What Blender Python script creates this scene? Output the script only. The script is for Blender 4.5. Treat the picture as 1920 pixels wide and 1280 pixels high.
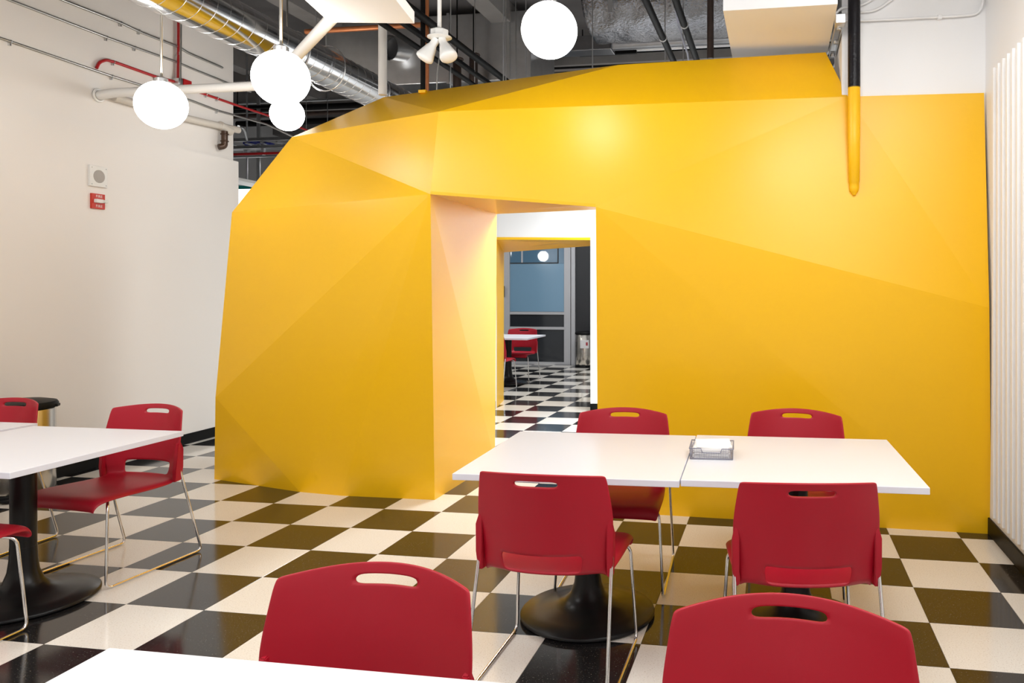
import bpy, bmesh, math, random
from mathutils import Vector, Matrix
random.seed(7)
S = bpy.context.scene
for o in list(bpy.data.objects): bpy.data.objects.remove(o)
COL = S.collection
PI = math.pi

# ------------------------------------------------------------------ camera
F, YAW, V0, CH, CX = 1434.31, 0.1646, 539.4, 1.475, 1219.6
cd = bpy.data.cameras.new('camera'); cam = bpy.data.objects.new('camera', cd); COL.objects.link(cam)
cd.sensor_width = 36; cd.lens = 36*F/1920
cd.shift_x = (960-CX)/1920; cd.shift_y = (V0-640)/1920
cd.clip_start = .05; cd.clip_end = 100
cam.location = (0, 0, CH); cam.rotation_euler = (PI/2, 0, YAW)
S.camera = cam
CY, SY = math.cos(YAW), math.sin(YAW)

# ------------------------------------------------------------------ world, exposure, lights
w = bpy.data.worlds.new('world'); S.world = w; w.use_nodes = True
w.node_tree.nodes['Background'].inputs[0].default_value = (.93, .96, 1, 1)
w.node_tree.nodes['Background'].inputs[1].default_value = .45
S.view_settings.view_transform = 'Standard'; S.view_settings.look = 'None'
S.view_settings.gamma = 1; S.view_settings.exposure = -0.07
S.view_settings.use_curve_mapping = False

def area(loc, sx, sy, watts, color=(1, 1, 1), rot=(0, 0, 0)):  # unseen area light added for illumination, no fixture modelled
    l = bpy.data.lights.new('unseen_area_light', 'AREA'); l.shape = 'RECTANGLE'
    l.size = sx; l.size_y = sy; l.energy = watts; l.color = color
    o = bpy.data.objects.new('unseen_area_light', l); COL.objects.link(o)
    o.location = loc; o.rotation_euler = rot
    return o
# unseen fill lights added over the front room (all above the picture)
GLOBE_L = 19.0
area((-3.9, 1.2, 3.3), 1.2, 1.2, 29, (1, .985, .98))
area((-1.9, 1.6, 3.3), 1.2, 1.2, 29, (1, .985, .98))
area((.4, 1.6, 3.3), 1.2, 1.2, 29, (1, .99, .99))
area((-2.5, -1.5, 3.3), 1.6, 1.2, 38, (1, .985, .98))
area((.5, -1.5, 3.3), 1.6, 1.2, 38, (1, .985, .98))
# the bright cross passage between the yellow volume and the white wall behind
area((-1.1, 7.5, 2.85), 1.4, 1.2, 190, (.93, .97, 1))
# the second room and the space beyond
area((-3.2, 11.6, 3.4), 2.4, 2.0, 125, (.95, .98, 1))
area((-7.6, 11.5, 3.4), 1.6, 1.6, 35, (1, .98, .95))
area((.75, 2.9, 3.45), .7, .9, 30, (1, .995, .99))  # added fill to brighten the right wall
area((-4.7, 1.2, 4.1), .8, .9, 34, (1, .99, .98))  # added fill to brighten the left wall
area((-.8, 11.2, 3.06), 2.5, 1.2, 34, (1, .98, .96), (PI, 0, 0))  # added uplight standing in for bounced light in the ceiling void

# ------------------------------------------------------------------ helpers
def pt(u, v, x=None, y=None, z=None, d=None):
    a = (u-CX)/F
    D = Vector((a*CY-SY, a*SY+CY, -(v-V0)/F))
    if x is not None: k = x/D.x
    elif y is not None: k = y/D.y
    elif z is not None: k = (z-CH)/D.z
    else: k = d
    return Vector((0, 0, CH)) + D*k

def rayplane(u, v, p, q, r):
    a = (u-CX)/F
    D = Vector((a*CY-SY, a*SY+CY, -(v-V0)/F))
    n = (q-p).cross(r-p)
    O = Vector((0, 0, CH))
    return O + D*((p-O).dot(n)/D.dot(n))

def mat(name, col, rough=.5, metal=0, noise=0, nscale=20, bump=0, bscale=60, spec=.5, emit=None, estr=1, coat=0, alpha=None):
    m = bpy.data.materials.new(name); m.use_nodes = True
    nt = m.node_tree; b = nt.nodes['Principled BSDF']
    b.inputs['Base Color'].default_value = (*col, 1)
    b.inputs['Roughness'].default_value = rough
    b.inputs['Metallic'].default_value = metal
    b.inputs['Specular IOR Level'].default_value = spec
    if coat:
        b.inputs['Coat Weight'].default_value = coat; b.inputs['Coat Roughness'].default_value = .06
    if emit:
        b.inputs['Emission Color'].default_value = (*emit, 1); b.inputs['Emission Strength'].default_value = estr
    if noise or bump:
        tc = nt.nodes.new('ShaderNodeTexCoord')
    if noise:
        n = nt.nodes.new('ShaderNodeTexNoise'); n.inputs['Scale'].default_value = nscale; n.inputs['Detail'].default_value = 4
        nt.links.new(tc.outputs['Object'], n.inputs['Vector'])
        mx = nt.nodes.new('ShaderNodeMix'); mx.data_type = 'RGBA'
        mx.inputs['A'].default_value = (*[max(0, c*(1-noise)) for c in col], 1)
        mx.inputs['B'].default_value = (*[min(1, c*(1+noise)) for c in col], 1)
        nt.links.new(n.outputs['Fac'], mx.inputs['Factor']); nt.links.new(mx.outputs['Result'], b.inputs['Base Color'])
    if bump:
        n2 = nt.nodes.new('ShaderNodeTexNoise'); n2.inputs['Scale'].default_value = bscale; n2.inputs['Detail'].default_value = 3
        nt.links.new(tc.outputs['Object'], n2.inputs['Vector'])
        bp = nt.nodes.new('ShaderNodeBump'); bp.inputs['Strength'].default_value = bump; bp.inputs['Distance'].default_value = .01
        nt.links.new(n2.outputs['Fac'], bp.inputs['Height']); nt.links.new(bp.outputs['Normal'], b.inputs['Normal'])
    return m

def tilemat(name, col, specks, rough):
    m = mat(name, col, rough); nt = m.node_tree; b = nt.nodes['Principled BSDF']
    g = nt.nodes.new('ShaderNodeNewGeometry')
    n = nt.nodes.new('ShaderNodeTexNoise'); n.inputs['Scale'].default_value = 170; n.inputs['Detail'].default_value = 2
    nt.links.new(g.outputs['Position'], n.inputs['Vector'])
    prev = None
    for k, (lo, hi, c) in enumerate(specks):
        r = nt.nodes.new('ShaderNodeMapRange'); r.inputs['From Min'].default_value = lo; r.inputs['From Max'].default_value = hi
        nt.links.new(n.outputs['Fac'], r.inputs['Value'])
        mx = nt.nodes.new('ShaderNodeMix'); mx.data_type = 'RGBA'
        if prev is None: mx.inputs['A'].default_value = (*col, 1)
        else: nt.links.new(prev, mx.inputs['A'])
        mx.inputs['B'].default_value = (*c, 1)
        nt.links.new(r.outputs['Result'], mx.inputs['Factor']); prev = mx.outputs['Result']
    nt.links.new(prev, b.inputs['Base Color'])
    n3 = nt.nodes.new('ShaderNodeTexNoise'); n3.inputs['Scale'].default_value = 3
    nt.links.new(g.outputs['Position'], n3.inputs['Vector'])
    r3 = nt.nodes.new('ShaderNodeMapRange'); r3.inputs['To Min'].default_value = rough*.7; r3.inputs['To Max'].default_value = rough*1.4
    nt.links.new(n3.outputs['Fac'], r3.inputs['Value']); nt.links.new(r3.outputs['Result'], b.inputs['Roughness'])
    return m

M = dict(
 wall=mat('painted_wall', (.83, .785, .735), .55, bump=.03, bscale=90),
 white=mat('white_paint', (.86, .86, .86), .5, bump=.02, bscale=90),
 yellow=mat('yellow_paint', (.93, .52, .004), .36, noise=.015, nscale=3, bump=.015, bscale=70),
 red=mat('red_polypropylene', (.39, .004, .018), .42, bump=.05, bscale=900, spec=.4),
 chrome=mat('chrome_rod', (.78, .78, .78), .14, 1),
 laminate=mat('white_laminate', (.76, .76, .79), .3),
 edge=mat('laminate_edge', (.76, .77, .84), .45),
 blackmetal=mat('black_powder_coat', (.008, .008, .008), .3, spec=.25),
 blackrub=mat('black_vinyl', (.006, .006, .006), .45, spec=.15),
 grout=mat('floor_bed', (.05, .045, .04), .7),
 tw=tilemat('cream_tile', (.78, .735, .66), [(.60, .68, (.60, .53, .44)), (.36, .28, (.88, .86, .80))], .11),
 tb=tilemat('black_tile', (.014, .013, .013), [(.66, .72, (.22, .20, .16))], .11),
 deck=mat('ceiling_deck_paint', (.13, .122, .122), .8, noise=.35, nscale=3),
 beam=mat('concrete_beam_paint', (.24, .225, .215), .8, noise=.2, nscale=5),
 galv=mat('galvanised_steel', (.62, .63, .64), .3, 1, noise=.12, nscale=12),
 spiral=mat('spiral_duct_steel', (.56, .57, .58), .15, 1, noise=.08, nscale=9),
 dull=mat('dull_duct_steel', (.22, .22, .23), .34, 1, noise=.2, nscale=9),
 seam=mat('duct_seam', (.85, .86, .87), .25, 1),
 foil=mat('foil_insulation', (.17, .17, .18), .24, 1, bump=1.0, bscale=34),
 conduit=mat('conduit_steel', (.46, .45, .42), .35, 1),
 pipewhite=mat('white_pipe', (.83, .81, .77), .45),
 pipecream=mat('cream_wall_pipe', (.66, .60, .52), .55),
 redpaint=mat('red_conduit_paint', (.45, .012, .014), .4),
 brown=mat('brown_iron', (.07, .035, .018), .4, .3, noise=.5, nscale=30),
 copper=mat('copper_pipe', (.55, .20, .08), .4, .7, noise=.3, nscale=14),
 blackpipe=mat('black_pipe', (.006, .006, .006), .6, spec=.12, noise=.5, nscale=40),
 insul=mat('black_pipe_wrap', (.008, .007, .009), .3, spec=.2, bump=.3, bscale=60),
 rusty=mat('dark_rusty_pipe', (.045, .025, .018), .6, noise=.5, nscale=20),
 plastic=mat('white_plastic', (.80, .78, .74), .4),
 grille=mat('speaker_grille', (.52, .48, .44), .6, bump=.6, bscale=700),
 strobe=mat('fire_red', (.55, .030, .012), .35),
 lettering=mat('white_lettering', (.85, .80, .75), .5),
 lens=mat('strobe_lens', (.80, .80, .74), .12),
 steel=mat('brushed_steel', (.60, .57, .52), .22, 1),
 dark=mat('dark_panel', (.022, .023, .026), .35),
 frame=mat('aluminium_frame', (.50, .50, .52), .4, .2),
 film=mat('blue_glass_film', (.19, .33, .46), .12, spec=.6),
 filmclear=mat('blue_clear_glass', (.10, .20, .30), .03, spec=1),
 dglass=mat('dark_glass', (.022, .025, .030), .08, spec=.7),
 paper=mat('napkin_paper', (.86, .84, .82), .8),
 mesh=mat('grey_wire_mesh', (.42, .42, .48), .45, .3),
 rim=mat('grey_wire', (.26, .26, .32), .4, .3),
 globe=mat('lit_globe_glass', (1, 1, 1), .3, emit=(1, .99, .975), estr=GLOBE_L),
 lampwhite=mat('spot_lamp_white', (.85, .85, .83), .35),
 blue=mat('blue_cable', (.01, .02, .22), .4),
 wire=mat('pale_cable', (.62, .66, .80), .4),
 litpanel=mat('lit_panel', (1, 1, 1), .5, emit=(1, 1, 1), estr=1.6),
 teal=mat('teal_sign_band', (.0, .34, .33), .5),
 greywall=mat('grey_wall', (.42, .42, .42), .7),
 label=mat('paper_label', (.7, .68, .68), .6),
 labelred=mat('red_label_print', (.4, .05, .06), .6),
)

def new_bm(): return bmesh.new()
def obj(name, bm, m, parent=None, smooth=False, angle=None):
    me = bpy.data.meshes.new(name)
    bmesh.ops.recalc_face_normals(bm, faces=bm.faces)
    bm.to_mesh(me); bm.free()
    if smooth:
        for p in me.polygons: p.use_smooth = True
        if angle:
            try: me.set_sharp_from_angle(angle=math.radians(angle))
            except Exception: pass
    ms = m if isinstance(m, (list, tuple)) else [m]
    for x in ms: me.materials.append(M[x])
    o = bpy.data.objects.new(name, me); COL.objects.link(o)
    if parent is not None: o.parent = parent
    return o
def empty(name, loc=(0, 0, 0), rz=0):
    o = bpy.data.objects.new(name, None); COL.objects.link(o)
    o.location = loc; o.rotation_euler = (0, 0, rz); o.empty_display_size = .1
    return o
def tag(o, label, cat, group=None):
    o['label'] = label; o['category'] = cat
    if group: o['group'] = group
    return o
def struct(o): o['kind'] = 'structure'; return o
def box(bm, x0, x1, y0, y1, z0, z1, mi=0, bev=0, seg=2):
    r = bmesh.ops.create_cube(bm, size=1)
    vs = r['verts']
    for v in vs:
        v.co = Vector(((x0+x1)/2+v.co.x*(x1-x0), (y0+y1)/2+v.co.y*(y1-y0), (z0+z1)/2+v.co.z*(z1-z0)))
    fs = list({f for v in vs for f in v.link_faces})
    for f in fs: f.material_index = mi
    if bev:
        es = list({e for v in vs for e in v.link_edges})
        bmesh.ops.bevel(bm, geom=es, offset=bev, segments=seg, affect='EDGES', profile=.5)
    return bm
def tube(bm, pts, r, n=12, cap=True, mi=0, r1=None):
    pts = [Vector(p) for p in pts]
    rings = []; up = None
    N = len(pts)
    for i, p in enumerate(pts):
        if i == 0: t = pts[1]-p
        elif i == N-1: t = p-pts[i-1]
        else: t = (pts[i+1]-p).normalized()+(p-pts[i-1]).normalized()
        t.normalize()
        if up is None:
            a = Vector((0, 0, 1)) if abs(t.z) < .9 else Vector((1, 0, 0))
            up = (a-t*a.dot(t)).normalized()
        else:
            up = (up-t*up.dot(t)).normalized()
        s = t.cross(up)
        rr = r if r1 is None else r+(r1-r)*i/(N-1)
        k = 1
        if 0 < i < N-1:
            c = max(.5, ((pts[i+1]-p).normalized().dot((p-pts[i-1]).normalized())+1)/2)
            k = 1/math.sqrt(c)
        rings.append([bm.verts.new(p+(up*math.cos(2*PI*j/n)+s*math.sin(2*PI*j/n))*rr) for j in range(n)])
    for a, b in zip(rings, rings[1:]):
        for j in range(n):
            f = bm.faces.new((a[j], a[(j+1) % n], b[(j+1) % n], b[j])); f.material_index = mi
    if cap:
        f = bm.faces.new(rings[0][::-1]); f.material_index = mi
        f = bm.faces.new(rings[-1]); f.material_index = mi
    return bm
def fillet(pts, rad, seg=5):
    pts = [Vector(p) for p in pts]; out = [pts[0]]
    for i in range(1, len(pts)-1):
        p = pts[i]; a = (pts[i-1]-p); b = (pts[i+1]-p)
        rr = min(rad, a.length*.45, b.length*.45)
        A = p+a.normalized()*rr; B = p+b.normalized()*rr
        for k in range(seg+1):
            t = k/seg
            out.append(A*(1-t)**2+p*2*t*(1-t)+B*t*t)
    out.append(pts[-1]); return out
def lathe(bm, prof, n=32, o=(0, 0, 0), axis=None, mi=0):
    rings = []; O = Vector(o)
    R = Matrix.Identity(3)
    if axis is not None: R = Vector((0, 0, 1)).rotation_difference(Vector(axis)).to_matrix()
    for (r, z) in prof:
        if r < 1e-6: rings.append([bm.verts.new(O+R@Vector((0, 0, z)))])
        else: rings.append([bm.verts.new(O+R@Vector((r*math.cos(2*PI*j/n), r*math.sin(2*PI*j/n), z))) for j in range(n)])
    for a, b in zip(rings, rings[1:]):
        for j in range(n):
            A = [a[j % len(a)], a[(j+1) % len(a)]] if len(a) > 1 else [a[0]]
            B = [b[(j+1) % len(b)], b[j % len(b)]] if len(b) > 1 else [b[0]]
            if len(A)+len(B) >= 3:
                f = bm.faces.new(A+B); f.material_index = mi
    return bm
def torus(bm, c, axis, R, r, n=28, m=6):
    A = Vector(axis).normalized(); a = Vector((0, 0, 1)) if abs(A.z) < .9 else Vector((1, 0, 0))
    e1 = (a-A*a.dot(A)).normalized(); e2 = A.cross(e1); c = Vector(c)
    g = [[bm.verts.new(c+(e1*math.cos(2*PI*i/n)+e2*math.sin(2*PI*i/n))*(R+r*math.cos(2*PI*j/m))+A*r*math.sin(2*PI*j/m)) for j in range(m)] for i in range(n)]
    for i in range(n):
        for j in range(m):
            bm.faces.new((g[i][j], g[(i+1) % n][j], g[(i+1) % n][(j+1) % m], g[i][(j+1) % m]))
    return bm
def slab(poly, thick, direction):
    """polygon given a thickness along direction: a real solid board"""
    bm = new_bm(); D = Vector(direction)*thick
    a = [bm.verts.new(p) for p in poly]; b = [bm.verts.new(Vector(p)+D) for p in poly]
    bm.faces.new(a); bm.faces.new(b[::-1])
    for i in range(len(poly)):
        j = (i+1) % len(poly); bm.faces.new((a[i], b[i], b[j], a[j]))
    return bm
def copy_tree(o, parent=None):
    c = o.copy(); COL.objects.link(c)
    if parent is not None: c.parent = parent
    for ch in list(o.children): copy_tree(ch, c)
    return c
def simple(name, bm, m, label, cat, group=None, smooth=True, angle=40, **k):
    return tag(obj(name, bm, m, None, smooth, angle), label, cat, group)

# ------------------------------------------------------------------ floor and its tiles
XL, XR = -5.51, 1.255
T = .4064
OX, OY = -2.591, 3.120
FX0, FX1, FY0, FY1 = -9.2, 2.6, -3.4, 15.0
bm = new_bm(); box(bm, FX0, FX1, FY0, FY1, -.12, -.004)
floor = struct(obj('floor', bm, 'grout'))
def tile_bm():
    bm = new_bm(); g = .0007; box(bm, g, T-g, g, T-g, -.004, 0)
    top = [e for e in bm.edges if all(abs(v.co.z) < 1e-6 for v in e.verts)]
    bmesh.ops.bevel(bm, geom=top, offset=.0006, segments=1, affect='EDGES')
    return bm
tile_me = []
for m in ('tw', 'tb'):
    b_ = tile_bm(); me = bpy.data.meshes.new('floor_tile'); b_.to_mesh(me); b_.free(); me.materials.append(M[m]); tile_me.append(me)
cells = []
i0, i1 = math.floor((FX0-OX)/T), math.ceil((FX1-OX)/T); j0, j1 = math.floor((FY0-OY)/T), math.ceil((FY1-OY)/T)
for i in range(i0, i1):
    for j in range(j0, j1):
        x, y = OX+i*T, OY+j*T
        if x < FX0-.01 or x+T > FX1+.01 or y < FY0 or y+T > FY1: continue
        mx, my = x+T/2, y+T/2
        d = -mx*SY+my*CY; r = mx*CY+my*SY
        seen = 0
        if d > .5:
            u = CX+F*r/d; v = V0+F*CH/d
            vis = -60 < u < 1980 and v < 1400
            hid = (my > 5.2 and not (-2.4 < mx+ (my-5)*.25 and mx < -1.1 and my < 6.4) and my < 6.2) 
            if my >= 6.2: vis = vis and 925 < u < 1112
            elif my > 5.1 and mx > -4.3 and not (-2.4 < mx < -1.1): vis = False
            if mx < XL-.2 or mx > XR+.1: vis = False
            if vis: seen = 1/(d*d*d)
        cells.append((seen, i, j, x, y))
cells.sort(reverse=True)
rest = [c for c in cells[300:]]
for c in cells[:300]:
    seen, i, j, x, y = c
    if seen == 0: rest.append(c); continue
    o = bpy.data.objects.new('floor_tile', tile_me[(i+j) % 2]); COL.objects.link(o)
    o.location = (x, y, 0); o.parent = floor
bm = new_bm(); g = .0007
for seen, i, j, x, y in rest:
    vs = [bm.verts.new((x+a, y+b, z)) for z in (-.004, 0) for a, b in ((g, g), (T-g, g), (T-g, T-g), (g, T-g))]
    for q in ((4, 5, 6, 7), (0, 1, 5, 4), (1, 2, 6, 5), (2, 3, 7, 6), (3, 0, 4, 7)):
        f = bm.faces.new([vs[k] for k in q]); f.material_index = (i+j) % 2
o = obj('far_floor_tiles', bm, ['tw', 'tb'], floor); o['kind'] = 'stuff'

# ------------------------------------------------------------------ room shell
DECK = 4.6
STEP = 2.78
WEND = 7.12
bm = new_bm(); box(bm, XL-.30, XL, -3.4, WEND, 0, STEP); box(bm, XL-.30, XL-.045, -3.4, WEND-.02, STEP, DECK)
wall_left = struct(obj('wall_left', bm, 'wall'))
bm = new_bm(); box(bm, XR, XR+.2, -3.4, 5.1, 0, DECK)
struct(obj('wall_right', bm, 'white'))
bm = new_bm(); box(bm, XL-.3, XR+.2, -3.6, -3.4, 0, DECK)
struct(obj('wall_front', bm, 'white'))
bm = new_bm(); box(bm, FX0, FX1, -3.6, 15.2, DECK, DECK+.15)
struct(obj('ceiling', bm, 'deck'))
bm = new_bm(); box(bm, XL, XL+.012, -3.4, WEND, 0, .096, bev=.003)
struct(obj('baseboard_left', bm, 'blackrub'))
bm = new_bm(); box(bm, XR-.012, XR, -3.4, 4.86, 0, .10, bev=.003)
struct(obj('baseboard_right', bm, 'blackrub'))
# white wall over the right end of the yellow wall, and its pilaster end
bm = new_bm(); box(bm, .40, XR+.0, 4.955, 5.6, 2.0, DECK)
struct(obj('wall_upper_right', bm, 'white'))
# white wall behind the cross passage, with its opening
PY = 8.857; O0, O1, OT = -3.376, -2.195, 2.045
bm = new_bm(); box(bm, -5.9, O0-.20, PY, PY+.74, 0, 3.0); box(bm, O0-.20, O0, PY, PY+.03, 0, 3.0); box(bm, O1, FX1, PY, PY+.74, 0, 3.0); box(bm, O0, O1, PY, PY+.74, OT+.03, 3.0)
struct(obj('wall_passage', bm, 'white'))
bm = new_bm(); box(bm, O1+.0, FX1, PY-.012, PY, 0, .10); box(bm, -5.9, O0, PY-.012, PY, 0, .10)
struct(obj('baseboard_passage', bm, 'blackrub'))
# right side wall of the passage
bm = new_bm(); box(bm, FX1-.2, FX1, 5.0, 15.0, 0, 3.4)
struct(obj('wall_passage_end', bm, 'white'))
bm = new_bm(); box(bm, FX0, FX1, 15.0, 15.2, 0, DECK)
struct(obj('wall_far', bm, 'greywall'))
bm = new_bm(); box(bm, FX0-.2, FX0, -3.4, 15.2, 0, DECK)
struct(obj('wall_far_left', bm, 'greywall'))

# yellow lining of the second opening
ol = empty('doorway_lining', (O0, PY, 0))
tag(ol, 'yellow lining board around the far opening in the white wall', 'doorway lining')
t0, t1 = pt(931, 449, y=PY-.01), pt(1107, 450, y=PY-.01)
b0, b1 = pt(945, 473, y=9.6), pt(1107, 461, y=9.6)
P0 = ol.location.copy()
l0 = Vector((O0, PY-.01, 0)); l1 = Vector((O0-.165+.17, 9.6, 0))
bm = slab([t0-P0, Vector((t1.x, t1.y, t1.z))-P0, b1-P0, b0-P0], .03, (0, 0, 1)); obj('lining_soffit', bm, 'yellow', ol)
lb0 = pt(929.5, 766.6, z=0); lb1 = pt(944.6, 750, z=0)
bm = slab([Vector((lb0.x, lb0.y-.01, 0))-P0, lb1-P0, b0-P0, t0-P0], .03, (-1, 0, 0)); obj('lining_side', bm, 'yellow', ol)
bm = slab([Vector((t1.x, PY-.01, 0))-P0, Vector((t1.x, 9.6, 0))-P0, Vector((t1.x, 9.6, b1.z))-P0, t1-P0], .02, (1, 0, 0)); obj('lining_side', bm, 'white', ol)

# ------------------------------------------------------------------ the yellow faceted volume
A0 = pt(402, 898, z=0); D2 = pt(562, 922, z=0); D3 = pt(640, 929, z=0); K = pt(815, 937, z=0)
A2 = pt(404, 745, y=5.13); B = pt(435, 398, y=5.36); Cc = pt(547, 257, y=5.62)
V1 = pt(807, 364, y=4.70); V2 = pt(1117, 388, y=4.765); R1 = pt(1590, 181, y=4.945)
Mm = rayplane(822, 209, V1, V2, R1)
E_ = pt(720, 182, y=5.75); G1 = pt(1160, 121.5, y=5.12)
G2 = rayplane(1548, 98, Mm, R1, G1)
TR = pt(1845, 174, y=4.94); RR = pt(1855, 577, y=4.80)
BR = pt(1859, 1001, z=0); VB = Vector((pt(1122, 700, y=4.925).x, 4.925, 0))
print('R1', R1, 'G2', G2, 'RR', RR, 'BR', BR, 'V1', V1, 'V2', V2, 'E', E_)
INX = Vector((.035, 0, 0))
yv = empty('faceted_wall', (-1.8, 5.0, 0))
tag(yv, 'bright yellow faceted angular wall volume with a doorway cut through it', 'faceted wall')
Y0 = yv.location.copy()
facets = [(V1, B, A2), (V1, A2, D2), (A2, A0, D2), (V1, D2, D3), (V1, D3, K), (V1, Cc, B), (V1, Mm, Cc),
          (Cc, Mm, E_), (E_, Mm, G1), (Mm, R1, G2, G1), (V1, V2, R1, Mm), (V2, RR, R1), (R1, RR, TR), (V2, VB, BR, RR)]
for f in facets:
    f = [p-Y0 for p in f]
    n = (f[1]-f[0]).cross(f[2]-f[0]).normalized()
    if n.y < 0: n = -n
    obj('facet_panel', slab(f, .02, (0, 1, 0) if abs(n.y) > .5 else n), 'yellow', yv)
# doorway: reveal, soffit (two facets), right jamb
BK = pt(930, 865, z=0); BT = pt(931.5, 401, y=6.17); BT2 = pt(1116, 391, y=6.17)
BK = Vector((BK.x, 6.17, 0)); mid = V1.lerp(V2, .4)
for poly, d in (((V1, K, BK, BT), (-1, 0, 0)), ((V1, mid, BT), (0, 0, 1)), ((mid, V2, BT2+Vector((.35, 0, .0)), BT), (0, 0, 1)),
                ((V2, VB, Vector((VB.x+.35, 6.17, 0)), BT2+Vector((.35, 0, 0))), (1, 0, 0))):
    obj('doorway_lining_panel', slab([Vector(p)-Y0 for p in poly], .02, d), 'yellow', yv)
# rear closing boards, so the volume is solid from elsewhere
by = 6.17
rear = [Vector((A0.x, by, 0)), Vector((B.x, by, B.z)), Vector((Cc.x, by, Cc.z-.3)), Vector((E_.x, by, E_.z-.3)), Vector((BT.x, by, E_.z-.3))-INX, Vector((BT.x, by, BT.z))-INX, Vector((BK.x, by, 0))-INX]
obj('rear_panel', slab([p-Y0 for p in rear], .02, (0, 1, 0)), 'white', yv)
rear = [Vector((VB.x+.36, by, 0)), Vector((BT.x, by, BT.z)) + Vector((0, 0, 0)), Vector((BT.x, by, E_.z-.3))-INX, Vector((G1.x, by, G1.z-.3)), Vector((XR, by, 2.9)), Vector((XR, by, 0))]
rear[1:2] = [BT2+Vector((.35, 0, .03))+INX, BT+Vector((0, 0, .04))-INX]
obj('rear_panel', slab([p-Y0 for p in rear], .02, (0, 1, 0)), 'white', yv)
sides = [[A0, A2, Vector((A0.x, by, A2.z)), Vector((A0.x, by, 0))], [A2, B, Vector((B.x, by, B.z)), Vector((A2.x, by, A2.z))],
         [B, Cc, Vector((Cc.x, by, Cc.z)), Vector((B.x, by, B.z))]]
for s in sides: obj('side_panel', slab([p-Y0 for p in s], .02, (1, 0, 0)), 'yellow', yv)
bm = slab([p-Y0 for p in (Cc, E_, Vector((E_.x, by, E_.z-.05)), Vector((Cc.x, by, Cc.z-.02)))], .02, (0, 0, -1)); obj('top_panel', bm, 'yellow', yv)

# ------------------------------------------------------------------ slats on the right wall
sl = empty('slatted_screen', (XR, 4.2, 0)); tag(sl, 'white vertical slats fixed along the right wall above its dark baseboard', 'slat screen')
bm = new_bm(); box(bm, -.008, 0, -1.4, .55, .17, 2.72); obj('backing_board', bm, 'white', sl)
bm = new_bm(); box(bm, -.052, -.008, -.018, .018, .17, 2.72, bev=.002)
s0 = obj('slat', bm, 'white', sl)
ys = [.40-.088*k for k in range(20)]
for k, y in enumerate(ys):
    o = s0 if k == 0 else s0.copy()
    if k: COL.objects.link(o); o.parent = sl
    o.location = (0, y, 0)

# ------------------------------------------------------------------ chair
def interp(tab, s):
    for a, b in zip(tab, tab[1:]):
        if s <= b[0]:
            t = (s-a[0])/(b[0]-a[0]); t = t
            return [p+(q-p)*t for p, q in zip(a[1:], b[1:])]
    return list(tab[-1][1:])
# rows: y, z, half width, edge curl forward, edge lift, arch weight
ROWS = [(-.322, .388, .228, 0, -.004, 0), (-.334, .408, .236, 0, -.004, 0), (-.325, .434, .243, 0, -.003, 0), (-.29, .446, .247, 0, -.002, 0),
        (-.20, .445, .249, 0, .002, 0), (-.09, .436, .246, 0, .006, 0), (.02, .427, .240, 0, .010, 0), (.11, .424, .235, .006, .014, 0),
        (.165, .426, .232, .026, .016, 0), (.198, .444, .232, .050, .010, 0), (.214, .478, .236, .070, .004, 0), (.222, .512, .244, .080, 0, 0),
        (.229, .56, .253, .088, 0, 0), (.236, .61, .258, .090, 0, 0), (.244, .66, .257, .090, 0, .05), (.254, .705, .252, .088, 0, .25),
        (.262, .740, .247, .085, 0, .55), (.266, .756, .245, .083, 0, .75), (.270, .776, .242, .081, 0, .9), (.274, .790, .239, .079, 0, 1), (.277, .800, .236, .078, 0, 1)]
TS = [-1, -.93, -.80, -.62, -.48, -.335, -.17, 0, .17, .335, .48, .62, .80, .93, 1]
def chair_shell():
    bm = new_bm(); G = []
    for (y, z, hw, curl, lift, aw) in ROWS:
        row = []
        for t in TS:
            a = aw*.019*(1-abs(t)**2.0)
            if abs(t) == 1 and 1 <= len(G) <= 8: a -= .020
            if abs(abs(t)-.93) < .01 and 1 <= len(G) <= 8: a -= .003
            row.append(bm.verts.new((t*hw, y-(curl+.013*aw)*t*t, z+lift*abs(t)**3+a)))
        G.append(row)
    for r in range(len(ROWS)-1):
        for c in range(len(TS)-1):
            tm = (TS[c]+TS[c+1])/2
            if r == 17 and abs(tm) < .335: continue          # hand slot
            if r in (9, 10) and abs(tm) < .62: continue      # gap over the seat
            bm.faces.new((G[r][c], G[r][c+1], G[r+1][c+1], G[r+1][c]))
    me = bpy.data.meshes.new('tmp'); bm.to_mesh(me); bm.free()
    o = bpy.data.objects.new('tmp', me); COL.objects.link(o)
    so = o.modifiers.new('s', 'SOLIDIFY'); so.thickness = .010; so.offset = 0
    sb = o.modifiers.new('b', 'SUBSURF'); sb.levels = 2; sb.render_levels = 2
    cr = me.attributes.new('crease_edge', 'FLOAT', 'EDGE')
    vs = me.vertices
    topz = ROWS[-1][1]
    nT = len(TS); nR = len(ROWS)
    for e in me.edges:
        a, b = e.vertices; ra, rb = a//nT, b//nT; ca, cb = a % nT, b % nT
        v = 0
        if ra == rb == nR-1 : v = .3
        if ra == rb and ra in (17, 18) and max(abs(TS[ca]), abs(TS[cb])) <= .34: v = .8
        if ca == cb and {ra, rb} == {17, 18} and abs(abs(TS[ca])-.335) < .01: v = .8
        if ra == rb and ra in (9, 11) and max(abs(TS[ca]), abs(TS[cb])) <= .63: v = .7
        cr.data[e.index].value = v
    dg = bpy.context.evaluated_depsgraph_get(); dg.update()
    ev = bpy.data.meshes.new_from_object(o.evaluated_get(dg))
    bpy.data.objects.remove(o)
    return ev
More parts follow.
